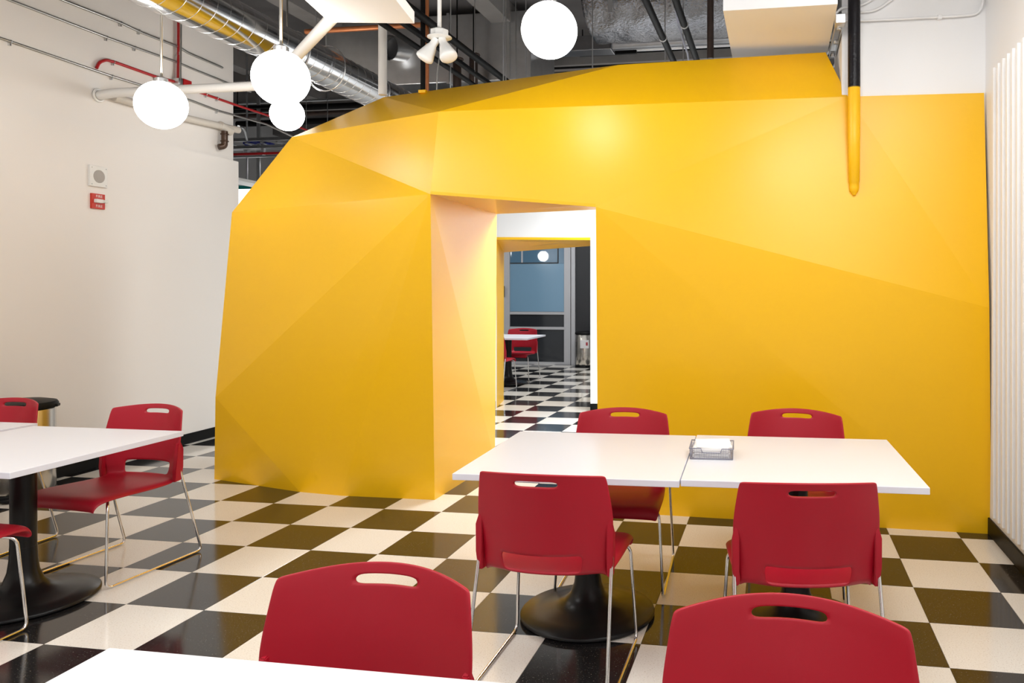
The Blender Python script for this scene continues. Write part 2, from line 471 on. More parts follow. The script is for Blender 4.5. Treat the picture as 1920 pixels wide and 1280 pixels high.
def split_mesh(me, test, name, mtl):
    bm = bmesh.new(); bm.from_mesh(me)
    bmesh.ops.delete(bm, geom=[f for f in bm.faces if not test(f.calc_center_median())], context='FACES')
    m2 = bpy.data.meshes.new(name); bm.to_mesh(m2); bm.free()
    m2.materials.clear(); m2.materials.append(M[mtl])
    for p in m2.polygons: p.use_smooth = True
    return m2
shell = chair_shell()
isback = lambda c: c.y > .10 and c.z > .455
seat_me = split_mesh(shell, lambda c: not isback(c), 'seat', 'red')
back_me = split_mesh(shell, isback, 'backrest', 'red')
def make_chair():
    root = empty('sled_chair')
    for nm, me in (('seat', seat_me), ('backrest', back_me)):
        o = bpy.data.objects.new(nm, me); COL.objects.link(o); o.parent = root
    for s in (-1, 1):
        bm = new_bm()          # flange down each side of the backrest that takes the rod
        prof = [(.118, .425), (.160, .430), (.168, .50), (.166, .60), (.160, .635), (.140, .630), (.128, .58), (.116, .48)]
        prof = [(y+.003, z) for y, z in prof]
        a = [bm.verts.new((s*.236, y, z)) for y, z in prof]
        b = [bm.verts.new((s*(.254+.010*min(1, (z-.42)/.12)-(.012 if z > .61 else 0)), y, z)) for y, z in prof]
        bm.faces.new(a); bm.faces.new(b[::-1])
        for i in range(len(prof)): bm.faces.new((a[i], b[i], b[(i+1) % 8], a[(i+1) % 8]))
        bmesh.ops.recalc_face_normals(bm, faces=bm.faces)
        bmesh.ops.bevel(bm, geom=list(bm.edges), offset=.003, segments=2, affect='EDGES')
        obj('rod_socket', bm, 'red', root, True, 50)
        path = fillet([(s*.252, .150, .50), (s*.262, .29, .0075), (s*.262, -.29, .0075), (s*.240, -.262, .405), (s*.17, -.20, .424)], .035, 5)
        bm = new_bm(); tube(bm, path, .0068, 10)
        obj('sled_leg', bm, 'chrome', root, True, 60)
    bm = new_bm(); tube(bm, [(-.175, -.20, .424), (.175, -.20, .424)], .006, 8)
    obj('crossbar', bm, 'chrome', root, True, 60)
    return root
chairs = [  # x, y, rotation (degrees), label, group
 (-.845, 2.865, 180, 'red chair seen from behind at the left half of the middle table pair', None),
 (.077, 2.895, 188.5, 'red chair seen from behind at the right half of the middle table pair', None),
 (-.81, 3.85, 3, 'red chair facing us just right of the yellow doorway behind middle tables', None),
 (.077, 3.966, -6, 'red chair facing us against plain yellow wall behind the napkin tray', None),
 (-.914, 1.43, 0, 'big red chair in the foreground tucked at the near white table', None),
 (.017, 1.395, -1.6, 'large red chair backrest in the bottom right foreground', None),
 (-3.47, 3.55, -4, 'red chair showing its whole seat behind the left white table', None),
 (-4.48, 3.62, 0, 'red chair at left in front of the steel trash can', None),
 (-3.46, 2.53, 180, 'red chair at the bottom left edge, seat tucked under left table', None),
 (-4.08, 11.72, 0, 'far red chair facing us behind the table seen through the doorway', None),
 (-4.06, 10.52, 180, 'far red chair seen from behind, cut off by doorway lining', None)]
proto = make_chair()
for k, (x, y, a, lab, g) in enumerate(chairs):
    c = proto if k == 0 else copy_tree(proto)
    c.location = (x, y, 0); c.rotation_euler = (0, 0, math.radians(a)); tag(c, lab, 'chair', 'red sled chairs')

# ------------------------------------------------------------------ tables
TZ = .730
def make_table(W=.914):
    r = empty('cafe_table')
    bm = new_bm(); box(bm, -W/2, W/2, -W/2, W/2, TZ-.026, TZ, bev=.002)
    for f in bm.faces:
        if abs(f.normal.z) < .7: f.material_index = 1
    obj('tabletop', bm, ['laminate', 'edge'], r)
    bm = new_bm(); lathe(bm, [(0, .16), (.052, .16), (.052, .60), (.056, .68), (.056, .690), (0, .690)], 32)
    obj('column', bm, 'blackmetal', r, True, 40)
    bm = new_bm()
    lathe(bm, [(0, .002), (.292, .002), (.302, .010), (.302, .018), (.296, .024), (.22, .036), (.15, .050), (.105, .070), (.078, .100), (.062, .145), (.055, .20), (.0525, .26), (0, .26)], 64)
    obj('base', bm, 'blackmetal', r, True, 50)
    bm = new_bm(); box(bm, -.20, .20, -.03, .03, .688, .704, bev=.003); box(bm, -.03, .03, -.20, .20, .688, .703, bev=.003)
    obj('mounting_bracket', bm, 'blackmetal', r)
    return r
tp = make_table()
tables = [(-.847, 3.370, 2.0, 'left half of the middle white table pair, nearest the doorway'),
          (.079, 3.422, 2.0, 'right half of the middle white table pair, carrying the napkin tray edge'),
          (-3.507, 3.073, 0, 'white table on a black pedestal at the left by the cream wall'),
          (-4.475, 3.145, 0, 'white tabletop at the far left edge, pushed behind its neighbour'),
          (-.908, .923, 0, 'corner of a white table at the bottom edge in the foreground'),
          (-4.09, 11.26, 0, 'small far white table seen through the two yellow doorways')]
for k, (x, y, a, lab) in enumerate(tables):
    t = tp if k == 0 else copy_tree(tp)
    t.location = (x, y, 0); t.rotation_euler = (0, 0, math.radians(a)); tag(t, lab, 'table', 'white pedestal tables')
    if k == 1: t.scale = (1.02, 1, 1)

# ------------------------------------------------------------------ napkin tray and napkins
tray_c = pt(1335, 853, z=TZ); tray_a = math.radians(3.0)
tr = empty('napkin_tray', (tray_c.x, tray_c.y, TZ), tray_a)
tag(tr, 'grey wire mesh napkin tray over the seam of the middle tables', 'tray')
hw, hd, hh = .092, .088, .048
def mesh_wall(p0, p1, h0, h1, cut=None):
    bm = new_bm(); n = 18; p0, p1 = Vector(p0), Vector(p1)
    for k in range(n+1):
        t = k/n; p = p0.lerp(p1, t)
        h = hh if not (cut and cut[0] < t < cut[1]) else hh*.62
        flare = Vector((p.x, p.y, 0)).normalized()*.004
        tube(bm, [p, p+flare+Vector((0, 0, h))], .0007, 4, False)
    m = 7
    for k in range(m):
        z = hh*k/m
        if cut and z > hh*.62: 
            for a, b in ((0, cut[0]), (cut[1], 1)): tube(bm, [p0.lerp(p1, a)+Vector((0, 0, z)), p0.lerp(p1, b)+Vector((0, 0, z))], .0007, 4, False)
        else: tube(bm, [p0+Vector((0, 0, z)), p1+Vector((0, 0, z))], .0007, 4, False)
    return bm
cs = [(-hw, -hd, .003), (hw, -hd, .003), (hw, hd, .003), (-hw, hd, .003)]
for k in range(4):
    o = obj('mesh_side', mesh_wall(cs[k], cs[(k+1) % 4], 0, hh, (.27, .73) if k == 0 else None), 'mesh', tr)
bm = new_bm(); box(bm, -hw, hw, -hd, hd, .0005, .003); obj('mesh_bottom', bm, 'mesh', tr)
bm = new_bm(); e = .004
tube(bm, [(-hw*.42, -hd-e, hh*.62), (-hw*.5, -hd-e, hh), (-hw-e, -hd-e, hh), (-hw-e, hd+e, hh), (hw+e, hd+e, hh), (hw+e, -hd-e, hh), (hw*.5, -hd-e, hh), (hw*.42, -hd-e, hh*.62), (-hw*.42, -hd-e, hh*.62)], .0022, 8)
obj('wire_rim', bm, 'rim', tr, True)
bm = new_bm(); tube(bm, [(-hw, -hd-.002, .003), (hw, -hd-.002, .003), (hw, hd, .003), (-hw, hd, .003), (-hw, -hd, .003)], .0022, 8)
obj('wire_base', bm, 'rim', tr, True)
npk = empty('napkin_stack', (tray_c.x, tray_c.y, TZ+.0035), tray_a); tag(npk, 'stack of folded white paper napkins inside the wire tray', 'napkins')
for k in range(15):
    bm = new_bm(); n = 6
    dx, dy, ra = random.uniform(-.003, .003), random.uniform(-.003, .003), random.uniform(-.04, .04)
    if k == 14: ra = .10; dx = .006; dy = .006
    lift = .010 if k == 14 else (.004 if k == 13 else 0)
    for z0 in (0, .0026):
        pass
    g0, g1 = [], []
    for i in range(n+1):
        for j in range(n+1):
            x, y = (-.077+.154*i/n), (-.077+.148*j/n)
            z = k*.0031+lift*max(0, (j/n-.3))*(1 + .5*(i/n)) - .010*max(0, .25-j/n)*(k/15)*math.cos(x*30)
            xx = x*math.cos(ra)-y*math.sin(ra)+dx; yy = x*math.sin(ra)+y*math.cos(ra)+dy
            g0.append(bm.verts.new((xx, yy, z))); g1.append(bm.verts.new((xx, yy, z+.0027)))
    for i in range(n):
        for j in range(n):
            a, b, c, d = i*(n+1)+j, (i+1)*(n+1)+j, (i+1)*(n+1)+j+1, i*(n+1)+j+1
            bm.faces.new((g1[a], g1[b], g1[c], g1[d])); bm.faces.new((g0[a], g0[d], g0[c], g0[b]))
    ring = [i*(n+1) for i in range(n+1)]+[n*(n+1)+j for j in range(1, n+1)]+[i*(n+1)+n for i in range(n-1, -1, -1)]+[j for j in range(n-1, 0, -1)]
    for a, b in zip(ring, ring[1:]+ring[:1]): bm.faces.new((g0[a], g0[b], g1[b], g1[a]))
    obj('napkin', bm, 'paper', npk)

# ------------------------------------------------------------------ trash cans
def trash(loc, label, R=.205, H=.68, face=0):
    r = empty('trash_can', loc, face); tag(r, label, 'trash can', 'steel trash cans')
    bm = new_bm(); lathe(bm, [(0, .04), (R*.96, .04), (R, .06), (R, H-.06), (R*.98, H-.055), (0, H-.055)], 48); obj('body', bm, 'steel', r, True, 40)
    bm = new_bm(); lathe(bm, [(0, .001), (R+.012, .001), (R+.012, .035), (R+.004, .042), (0, .042)], 48); obj('base_ring', bm, 'blackrub', r, True, 40)
    bm = new_bm(); lathe(bm, [(0, H-.05), (R+.010, H-.05), (R+.014, H-.04), (R+.014, H-.022), (R+.004, H-.008), (R*.7, H+.006), (0, H+.01)], 48); obj('lid', bm, 'blackrub', r, True, 40)
    bm = new_bm(); box(bm, R+.008, R+.022, -.03, .03, H-.05, H-.03, bev=.004); obj('lid_hinge', bm, 'blackrub', r)
    bm = new_bm(); box(bm, -.05, .05, -R-.05, -R+.02, .012, .03, bev=.005); obj('foot_pedal', bm, 'blackrub', r)
    def patch(a0, a1, z0, z1, off, m, nm, par):
        bm = new_bm(); n = 8; prev = None
        for k in range(n+1):
            a = a0+(a1-a0)*k/n; q = [bm.verts.new(((R+o_)*math.cos(a), (R+o_)*math.sin(a), z)) for o_, z in ((off, z0), (off, z1), (off-.0015, z1), (off-.0015, z0))]
            if prev:
                for i in range(4): bm.faces.new((prev[i], prev[(i+1) % 4], q[(i+1) % 4], q[i]))
            else: bm.faces.new(q)
            prev = q
        bm.faces.new(prev[::-1]); return obj(nm, bm, m, par, True, 40)
    lb = patch(-PI/2-.30, -PI/2+.62, H-.30, H-.15, .0022, 'label', 'label', r)
    patch(-PI/2+.30, -PI/2+.50, H-.25, H-.19, .0036, 'labelred', 'label_print', lb)
    return r
trash((-5.285, 4.62, 0), 'stainless steel trash can with black lid standing against the cream wall', R=.195, H=.675, face=.55)
q = pt(1093, 688, z=0)
trash((q.x+.03, 13.9, 0), 'far stainless trash can with black lid beside the glazed door', R=.18, H=.66)

# ------------------------------------------------------------------ wall devices
def on_left(u, v, off=0): return pt(u, v, x=XL+off)
c = on_left(181.5, 331)
sp = empty('wall_speaker', (XL, c.y, c.z)); tag(sp, 'square white speaker on the cream wall above the fire strobe', 'speaker')
bm = new_bm(); box(bm, 0, .022, -.083, .083, -.085, .085, bev=.004); obj('housing', bm, 'plastic', sp)
bm = new_bm(); lathe(bm, [(.053, 0), (.053, .0025), (.045, .004), (0, .004)], 32, (.0215, 0, 0), (1, 0, 0)); obj('grille', bm, 'grille', sp, True, 40)
for a in (-1, 1):
    for b in (-1, 1):
        bm = new_bm(); lathe(bm, [(.0045, 0), (.0045, .002), (0, .003)], 10, (.0215, a*.066, b*.068), (1, 0, 0)); obj('screw', bm, 'conduit', sp)
c = on_left(181, 377.5)
fs = empty('fire_strobe', (XL, c.y, c.z)); tag(fs, 'red fire alarm strobe on the cream wall with FIRE lettered twice', 'fire alarm')
bm = new_bm(); box(bm, 0, .020, -.062, .062, -.062, .062, bev=.003); obj('housing', bm, 'strobe', fs)
bm = new_bm(); box(bm, .019, .052, -.045, .018, -.014, .016, bev=.004); obj('strobe_base', bm, 'plastic', fs)
bm = new_bm(); box(bm, .019, .070, .014, .046, -.012, .012, bev=.005); obj('strobe_lens', bm, 'lens', fs)
def text(s, size, parent, loc, rot, mtl, ext=.0008, align='CENTER'):
    cu = bpy.data.curves.new('t', 'FONT'); cu.body = s; cu.size = size; cu.extrude = ext; cu.align_x = align; cu.align_y = 'CENTER'; cu.space_character = 1.15
    o = bpy.data.objects.new('t', cu); COL.objects.link(o)
    dg = bpy.context.evaluated_depsgraph_get(); dg.update()
    me = bpy.data.meshes.new_from_object(o.evaluated_get(dg)); bpy.data.objects.remove(o)
    me.materials.clear(); me.materials.append(M[mtl])
    t = bpy.data.objects.new('lettering', me); COL.objects.link(t); t.parent = parent; t.location = loc; t.rotation_euler = rot
    return t
text('FIRE', .030, fs, (.0210, .004, .040), (PI/2, 0, PI/2), 'lettering')
text('FIRE', .030, fs, (.0210, .004, -.040), (PI/2, 0, PI/2), 'lettering')

# ------------------------------------------------------------------ conduits and pipes along the left wall
WX = XL-.045+.02
def wallpath(px, off=0): return [pt(u, v, x=WX+off) for u, v in px]
def conduit(px, r, m, label, name='conduit', cat='conduit', off=0, clips=(), pre=None, fil=.03):
    P = wallpath(px, off)
    if pre: P = [Vector(p) for p in pre]+P
    root = empty(name, P[0]); tag(root, label, cat)
    bm = new_bm(); tube(bm, fillet([p-P[0] for p in P], fil, 4), r, 10); obj('tube', bm, m, root, True, 60)
    for (u, v) in clips:
        c = pt(u, v, x=WX+off)-P[0]
        bm = new_bm(); torus(bm, c, (0, 1, 0), r+.0015, .003, 14, 6); box(bm, c.x-.02, c.x, c.y-.006, c.y+.006, c.z-.030, c.z-.010); obj('clip', bm, 'galv', root, True, 40)
    return root
conduit([(-60, 51), (20, 78), (210, 143), (357, 188), (407, 207), (500, 233), (560, 261), (640, 295)], .0105, 'conduit', 'lowest long steel conduit along the upper cream wall', clips=[(20, 78), (210, 143), (407, 207)])
conduit([(-60, -30), (17, 0), (200, 70), (253, 89), (333, 117), (353, 126), (430, 157), (470, 172)], .0105, 'conduit', 'middle steel conduit on the upper cream wall, crossing behind the red riser', clips=[(200, 70), (253, 89)])
conduit([(60, -26), (117, 0), (227, 43), (263, 60), (337, 89), (352, 99), (417, 127)], .0115, 'conduit', 'topmost steel conduit on the cream wall, ending before the duct', clips=[(227, 43), (261, 58)])
conduit([(181, 128), (186, 117), (199, 112), (217, 117), (290, 143), (350, 159)], .0125, 'redpaint', 'red painted conduit on the cream wall with a hooked left end', clips=[(213, 116), (292, 144)], name='red_conduit')
conduit([(335, -20), (335, 100), (334, 153)], .014, 'redpaint', 'vertical red painted riser on the cream wall', name='red_riser', off=.01, clips=[(334, 100)])
conduit([(339, -20), (339, 60), (338, 160)], .009, 'conduit', 'thin vertical steel conduit beside the red riser', off=.045)
conduit([(374, 173), (440, 196), (507, 218), (573, 243), (680, 290)], .0125, 'redpaint', 'red sprinkler pipe running on past the end of the cream wall', name='red_pipe', clips=[(386, 177), (407, 184)])
p = pt(347, 157, x=WX)
bm = new_bm(); box(bm, p.x-.02, p.x+.03, p.y-.05, p.y+.05, p.z-.035, p.z+.035, bev=.004); simple('junction_box', bm, 'redpaint', 'red junction box at the foot of the red riser', 'junction box')
p = pt(331, 153, x=WX)
bm = new_bm(); box(bm, p.x-.02, p.x+.05, p.y-.03, p.y+.02, p.z-.03, p.z+.025, bev=.003); simple('conduit_fitting', bm, 'galv', 'small steel fitting beside the red junction box', 'fitting')

# cream drain pipe low on the upper wall with brown trap
P = [pt(u, v, x=XL+.005) for u, v in ((213, 182), (247, 192), (350, 222), (447, 244))]
root = empty('wall_pipe', P[0]); tag(root, 'cream painted pipe along the wall under the conduits', 'pipe')
bm = new_bm(); tube(bm, [p-P[0] for p in P], .034, 14); obj('tube', bm, 'pipecream', root, True, 60)
c = pt(421, 240, x=XL+.005)-P[0]
bm = new_bm(); tube(bm, [c+Vector((0, -.07, .015)), c+Vector((0, .09, -.02))], .042, 14); obj('coupling', bm, 'pipecream', root, True, 60)
c0 = pt(421, 246, x=XL+.03)
br = empty('pipe_trap', c0); tag(br, 'brown iron elbow hanging below the cream wall pipe', 'pipe fitting')
bm = new_bm(); tube(bm, fillet([(0, 0, 0), (0, 0, -.15), (-.03, -.045, -.165)], .03, 4), .031, 14); obj('elbow', bm, 'brown', br, True, 60)
for z in (-.03, -.10):
    bm = new_bm(); torus(bm, (0, 0, z), (0, 0, 1), .032, .008, 18, 8); obj('collar', bm, 'brown', br, True)

# white pipe crossing the room in front of the spiral duct
a = pt(213, 174, x=XL+.13)
zz = a.z
b = pt(505, 160, z=zz); b = Vector((b.x, a.y, zz)); c = pt(622, 34, z=zz); c = c+(c-b)*.35
root = empty('white_pipe', a); tag(root, 'white pipe crossing from the cream wall and bending behind the globes', 'pipe')
bm = new_bm(); tube(bm, fillet([Vector((XL-.02, a.y+.02, zz-.01))-a, Vector((0, .0, 0)), b-a, c-a], .12, 5), .037, 16); obj('tube', bm, 'pipewhite', root, True, 60)
bm = new_bm(); torus(bm, Vector((XL-.03, a.y+.02, zz-.01))-a, (1, 0, 0), .048, .010, 22, 8); obj('wall_flange', bm, 'pipewhite', root, True)

# ------------------------------------------------------------------ spiral duct
DX, DZ, DR = -3.87, 3.385, .158
sd = empty('spiral_duct', (DX, 3.0, DZ)); tag(sd, 'round spiral seamed steel air duct along the left wall reflecting yellow', 'duct')
bm = new_bm(); tube(bm, [(0, y, 0) for y in (-2.5, 8.0)], DR, 48); obj('tube', bm, 'spiral', sd, True, 60)
bm = new_bm(); pts = []
turns = 82; pitch = .125
for k in range(int(turns*24)):
    a_ = 2*PI*k/24; pts.append((math.cos(a_)*(DR+.001), -2.4+pitch*k/24, math.sin(a_)*(DR+.001)))
tube(bm, pts, .0022, 5); obj('spiral_seam', bm, 'seam', sd, True)
for y in (2.62, 3.9):
    bm = new_bm(); torus(bm, (0, y, 0), (0, 1, 0), DR+.006, .006, 36, 6); obj('coupling_band', bm, 'galv', sd, True)
c = pt(671, 150, y=6.05)
hg = empty('duct_hanger', (DX, 6.05, DZ)); tag(hg, 'steel ring hanger with thin rod around the spiral duct', 'hanger')
bm = new_bm(); torus(bm, (.03, 0, -.02), (.1, 1, 0), DR+.035, .006, 36, 6); obj('ring', bm, 'seam', hg, True)
bm = new_bm(); tube(bm, [(.03, 0, DR+.01), (.03, 0, DECK-DZ-.002)], .005, 6); obj('rod', bm, 'galv', hg)

# ------------------------------------------------------------------ white bulkheads
q = [pt(618, 42, z=2.95), pt(777, 44, z=2.95)]
dv = (q[1]-q[0]); n = Vector((dv.y, -dv.x, 0)).normalized()*1.6
poly = [q[0], q[1], q[1]+n, q[0]+n]
simple('ceiling_panel', slab(poly, .066, (0, 0, 1)), 'white', 'white flat panel hanging at the top edge left of the spot lamps', 'panel', smooth=False)
bm = new_bm()
for p in (q[0].lerp(q[1], .5)+n*.3, q[0].lerp(q[1], .5)+n*.8): tube(bm, [p+Vector((0, 0, .066)), Vector((p.x, p.y, DECK-.001))], .006, 6)
simple('panel_hanger_rods', bm, 'galv', 'two thin rods carrying the white hanging panel', 'rod')
bm = new_bm(); box(bm, -.315, .34, 4.5, 5.75, 3.10, DECK-.002)
b_ = simple('bulkhead_box', bm, 'white', 'white boxed bulkhead over the right part of the yellow wall', 'bulkhead', smooth=False)
# strut and conduits at its right side
st = empty('strut_channel', (.37, 4.72, 3.06)); tag(st, 'short steel strut with clamps beside the white bulkhead', 'strut')
bm = new_bm(); box(bm, -.022, -.018, 0, .66, 0, .04); box(bm, .018, .022, 0, .66, 0, .04); box(bm, -.022, .022, 0, .66, .038, .042); obj('channel', bm, 'galv', st)
for y in (.05, .32, .60):
    bm = new_bm(); lathe(bm, [(0, -.02), (.014, -.02), (.014, .0), (.008, .004), (0, .004)], 10, (0, y, 0)); obj('bolt', bm, 'galv', st)
bm = new_bm(); box(bm, -.03, .03, -.05, .03, -.012, .045, bev=.004); obj('junction_body', bm, 'galv', st)
for k, (px, lab) in enumerate(([[(1563, 30), (1578, 14), (1620, 10), (1660, -20)], 'upper curved white conduit leaving the strut behind the black pipe'],
                               [[(1568, 34), (1590, 22), (1640, 22), (1690, -14)], 'lower curved white conduit leaving the strut behind the black pipe'],
                               [[(1572, 38), (1615, 39), (1800, 30), (1838, 26), (1872, -12)], 'straight white conduit along the white wall into the corner'])):
    P = [pt(u, v, y=4.93) for u, v in px]; P[-1] = P[-1]
    for pp in P: pp.x = min(pp.x, XR-.012)
    bm = new_bm(); tube(bm, fillet(P, .06, 5), .008, 10)
    simple('white_conduit', bm, 'white', lab, 'conduit', 'conduits on the white wall')
P = pt(1762, 32, y=4.93); bm = new_bm(); box(bm, P.x-.012, P.x+.012, P.y-.012, 4.954, P.z-.014, P.z+.014, bev=.003); simple('conduit_clip', bm, 'white', 'tiny white clip holding the straight conduit on white wall', 'clip')

# black riser with yellow painted end
c = pt(1601.5, 165, y=4.85)
rp = empty('riser_pipe', (c.x, c.y, 2.07)); tag(rp, 'thick black wrapped vertical pipe whose lower end is painted yellow', 'pipe')
zj = c.z-2.07
bm = new_bm(); lathe(bm, [(0, zj), (.0375, zj), (.0375, DECK-2.07-.002), (0, DECK-2.07-.002)], 28); obj('black_wrap', bm, 'insul', rp, True, 50)
bm = new_bm(); lathe(bm, [(0, -.025), (.010, -.025), (.016, -.012), (.026, .0), (.030, .02), (.029, .055), (.033, .058), (.0365, .35), (.0370, zj+.001), (.0385, zj+.003), (0, zj+.003)], 28); obj('yellow_end', bm, 'yellow', rp, True, 60)
bm = new_bm(); box(bm, -.012, .012, 0, .085, .12, .15); obj('wall_bracket', bm, 'yellow', rp)

# ------------------------------------------------------------------ globe lamps
def globe(c, R, label, rod=True, group='round globe pendants'):
    root = empty('globe_pendant', (c.x, c.y, c.z)); tag(root, label, 'lamp', group)
    bm = new_bm(); bmesh.ops.create_uvsphere(bm, u_segments=40, v_segments=24, radius=R); obj('globe', bm, 'globe', root, True)
    bm = new_bm(); lathe(bm, [(0, R*.97), (.04, R*.955), (.04, R+.02), (.012, R+.035), (0, R+.035)], 24); obj('cap', bm, 'galv', root, True, 40)
    bm = new_bm(); tube(bm, [(0, 0, R+.03), (0, 0, DECK-c.z-.002)], .0085, 10); obj('rod', bm, 'conduit', root, True)
    return root
globe(pt(302.5, 197, d=5.22), .160, 'leftmost lit white globe pendant in front of the cream wall')
globe(pt(527, 146.5, d=4.22), .150, 'large lit globe pendant overlapping the spiral duct')
globe(pt(538.5, 214.5, d=7.1), .150, 'small farther lit globe hanging just below the large left globe')
globe(pt(1030, 57, d=4.12), .150, 'lit white globe pendant centred above the yellow doorway')
for c, lab in ((Vector((.20, 3.35, 2.95)), 'over the napkin tray side of the middle tables, above the frame'), (Vector((-2.6, 2.6, 2.95)), 'over the aisle left of the middle tables, above the frame'),  # unseen globes: first read from its highlight, the rest added for light
               (Vector((-.9, .6, 2.9)), 'over the nearest table, above the frame'), (Vector((-4.3, .8, 2.9)), 'near the cream wall by the left tables, above the frame'), (Vector((.75, 1.6, 2.95)), 'beside the slatted right wall, above the frame')):
    globe(c, .150, 'unseen lit white globe pendant '+lab)
globe(Vector((-5.75, 10.1, 2.26)), .13, 'lit globe pendant of the second room, mirrored in its glazed door')
globe(Vector((-6.75, 10.0, 2.34)), .13, 'outer lit globe pendant of the second room near the grey wall')

# spot lamp fixture with two bulbs
c = pt(824, 70, y=4.55)
sf = empty('spot_fixture', c); tag(sf, 'white ceiling fixture with two unlit spot bulbs on a stem', 'spot lamp')
bm = new_bm(); lathe(bm, [(0, -.008), (.050, -.008), (.076, -.002), (.076, .002), (.05, .006), (0, .006)], 36); obj('canopy_plate', bm, 'lampwhite', sf, True, 40)
bm = new_bm(); lathe(bm, [(0, .005), (.058, .005), (.058, .042), (.05, .048), (0, .048)], 8); obj('junction_box', bm, 'lampwhite', sf)
bm = new_bm(); tube(bm, [(0, 0, .045), (0, 0, DECK-c.z-.002)], .0125, 12); obj('stem', bm, 'lampwhite', sf, True)
for ax in (Vector((-.50, -.15, -.85)), Vector((.42, -.22, -.88))):
    ax.normalize(); s = ax*.012+Vector((math.copysign(.012, ax.x), 0, 0))
    bm = new_bm(); lathe(bm, [(0, 0), (.024, 0), (.025, .045), (.033, .060), (.046, .105), (.056, .135), (.054, .150), (.036, .160), (0, .164)], 24, s, ax); obj('spot_bulb', bm, 'lampwhite', sf, True, 60)

# ------------------------------------------------------------------ things in the open ceiling
def ythrough(u, v, z, r, m, label, name='black_pipe', y0=2.5, y1=14.9, n=10, joints=()):
    p = pt(u, v, z=z); root = empty(name, (p.x, y0, z)); tag(root, label, 'pipe')
    bm = new_bm(); tube(bm, [(0, 0, 0), (0, y1-y0, 0)], r, n); obj('tube', bm, m, root, True, 60)
    for (ju, jv) in joints:
        q = pt(ju, jv, x=p.x); bm = new_bm(); torus(bm, (0, q.y-y0, 0), (0, 1, 0), r+.001, .006, 14, 6); obj('joint', bm, 'galv', root, True)
    return root
ythrough(1236, 56, 3.45, .026, 'blackpipe', 'left of the two black pipes rising steeply right of the centre globe', joints=[(1243, 71)])
ythrough(1286, 55, 3.45, .026, 'blackpipe', 'right one of the two steep black pipes near the white cable', joints=[(1283, 47)])
ythrough(800, 100, 3.42, .022, 'blackpipe', 'black sloping pipe passing left behind the spot fixture')
ythrough(772, 53, 3.62, .024, 'blackpipe', 'upper black pipe starting behind the hanging white panel')
ythrough(897, 112, 3.52, .030, 'blackpipe', 'thick black pipe sloping down right of the spot fixture')
ythrough(877, 130, 3.40, .018, 'blackpipe', 'thin black pipe under the thick one right of spot fixture')
def xthrough(u, v, y, r, m, label, x0, x1, name='pipe_run', slope=0, cat='pipe', n=12):
    p = pt(u, v, y=y); root = empty(name, ((x0+x1)/2, y, p.z)); h = (x1-x0)/2
    bm = new_bm(); tube(bm, [(-h, 0, 0), (h, 0, 0)], r, n); obj('tube', bm, m, root, True, 60)
    for t in (-.82, .64):
        bm = new_bm(); tube(bm, [(t*h, 0, r), (t*h, 0, DECK-p.z-.002)], .004, 6); obj('hanger', bm, 'galv', root)
    return tag(root, label, cat)
xthrough(700, 52, 6.9, .026, 'copper', 'copper pipe running across behind the hanging white panel', -4.6, pt(795, 50, y=6.9).x, name='copper_pipe')
xthrough(760, 139, 9.5, .035, 'blackpipe', 'dark pipe crossing the ceiling void behind the spot bulbs', -8, 1.0, name='dark_pipe')
xthrough(760, 147, 9.8, .022, 'blackpipe', 'thinner dark pipe just below the dark crossing pipe', -8, -1.5, name='dark_pipe')
xthrough(600, 200, 10.5, .045, 'blackpipe', 'dark pipe bank behind the small left globe, upper', -9, -3.5, name='dark_pipe')
xthrough(600, 212, 10.9, .035, 'rusty', 'rusty dark pipe behind the small left globe, lower', -9, -3.5, name='dark_pipe')
xthrough(1200, 93, 9.2, .02, 'galv', 'thin galvanised conduit beneath the shiny crossing duct', -4, 2.2, name='conduit', cat='conduit')
xthrough(1200, 97, 9.25, .015, 'blackpipe', 'thin black conduit beneath the shiny crossing duct', -4, 2.2, name='conduit', cat='conduit')
xthrough(900, 103, 9.1, .022, 'conduit', 'dull yellowish pipe run left of the centre globe', -4.1, -2.7, name='dark_pipe')
# shiny round duct and the foil wrapped duct
p = pt(1150, 82, y=8.3)
root = empty('round_duct', (-2.0, 8.3, p.z)); tag(root, 'shiny round duct crossing just under the foil wrapped duct', 'duct')
bm = new_bm(); tube(bm, [(-.2, 0, 0), (4.3, 0, 0)], .075, 20); obj('tube', bm, 'dull', root, True, 60)
bm = new_bm(); box(bm, -.6, .2, -.11, .11, -.09, .07, bev=.006); obj('square_section', bm, 'dull', root)
for hx in (.9, 3.1):
    bm = new_bm(); box(bm, hx-.012, hx+.012, -.004, .004, .07, DECK-p.z-.002); obj('hanger_strap', bm, 'galv', root)
root = empty('foil_duct', (-2.2, 7.5, 4.275)); tag(root, 'large crinkled foil wrapped duct across the top behind the centre globe', 'duct')
bm = new_bm(); R_ = .42; nx, na = 170, 40
ring = []
for i in range(nx+1):
    x = .35+4.2*i/nx; row = []
    for j in range(na):
        a_ = 2*PI*j/na
        k = 1+.016*math.sin(x*23+3*math.sin(a_*3))+.012*math.sin(a_*11+x*9)+random.uniform(-.010, .010)
        if i == 0 : k *= .8
        row.append(bm.verts.new((x, math.cos(a_)*R_*k*1.25, math.sin(a_)*R_*k*.74)))
    ring.append(row)
for a_, b_2 in zip(ring, ring[1:]):
    for j in range(na): bm.faces.new((a_[j], a_[(j+1) % na], b_2[(j+1) % na], b_2[j]))
bm.faces.new(ring[0][::-1]); bm.faces.new(ring[-1])
obj('foil_wrap', bm, 'foil', root, True)
bm = new_bm(); torus(bm, (1.05, 0, 0), (1, 0, 0), R_*1.10, .01, 36, 6)
for v in bm.verts: pass
pS = pt(1144, 20, y=6.95)-root.location
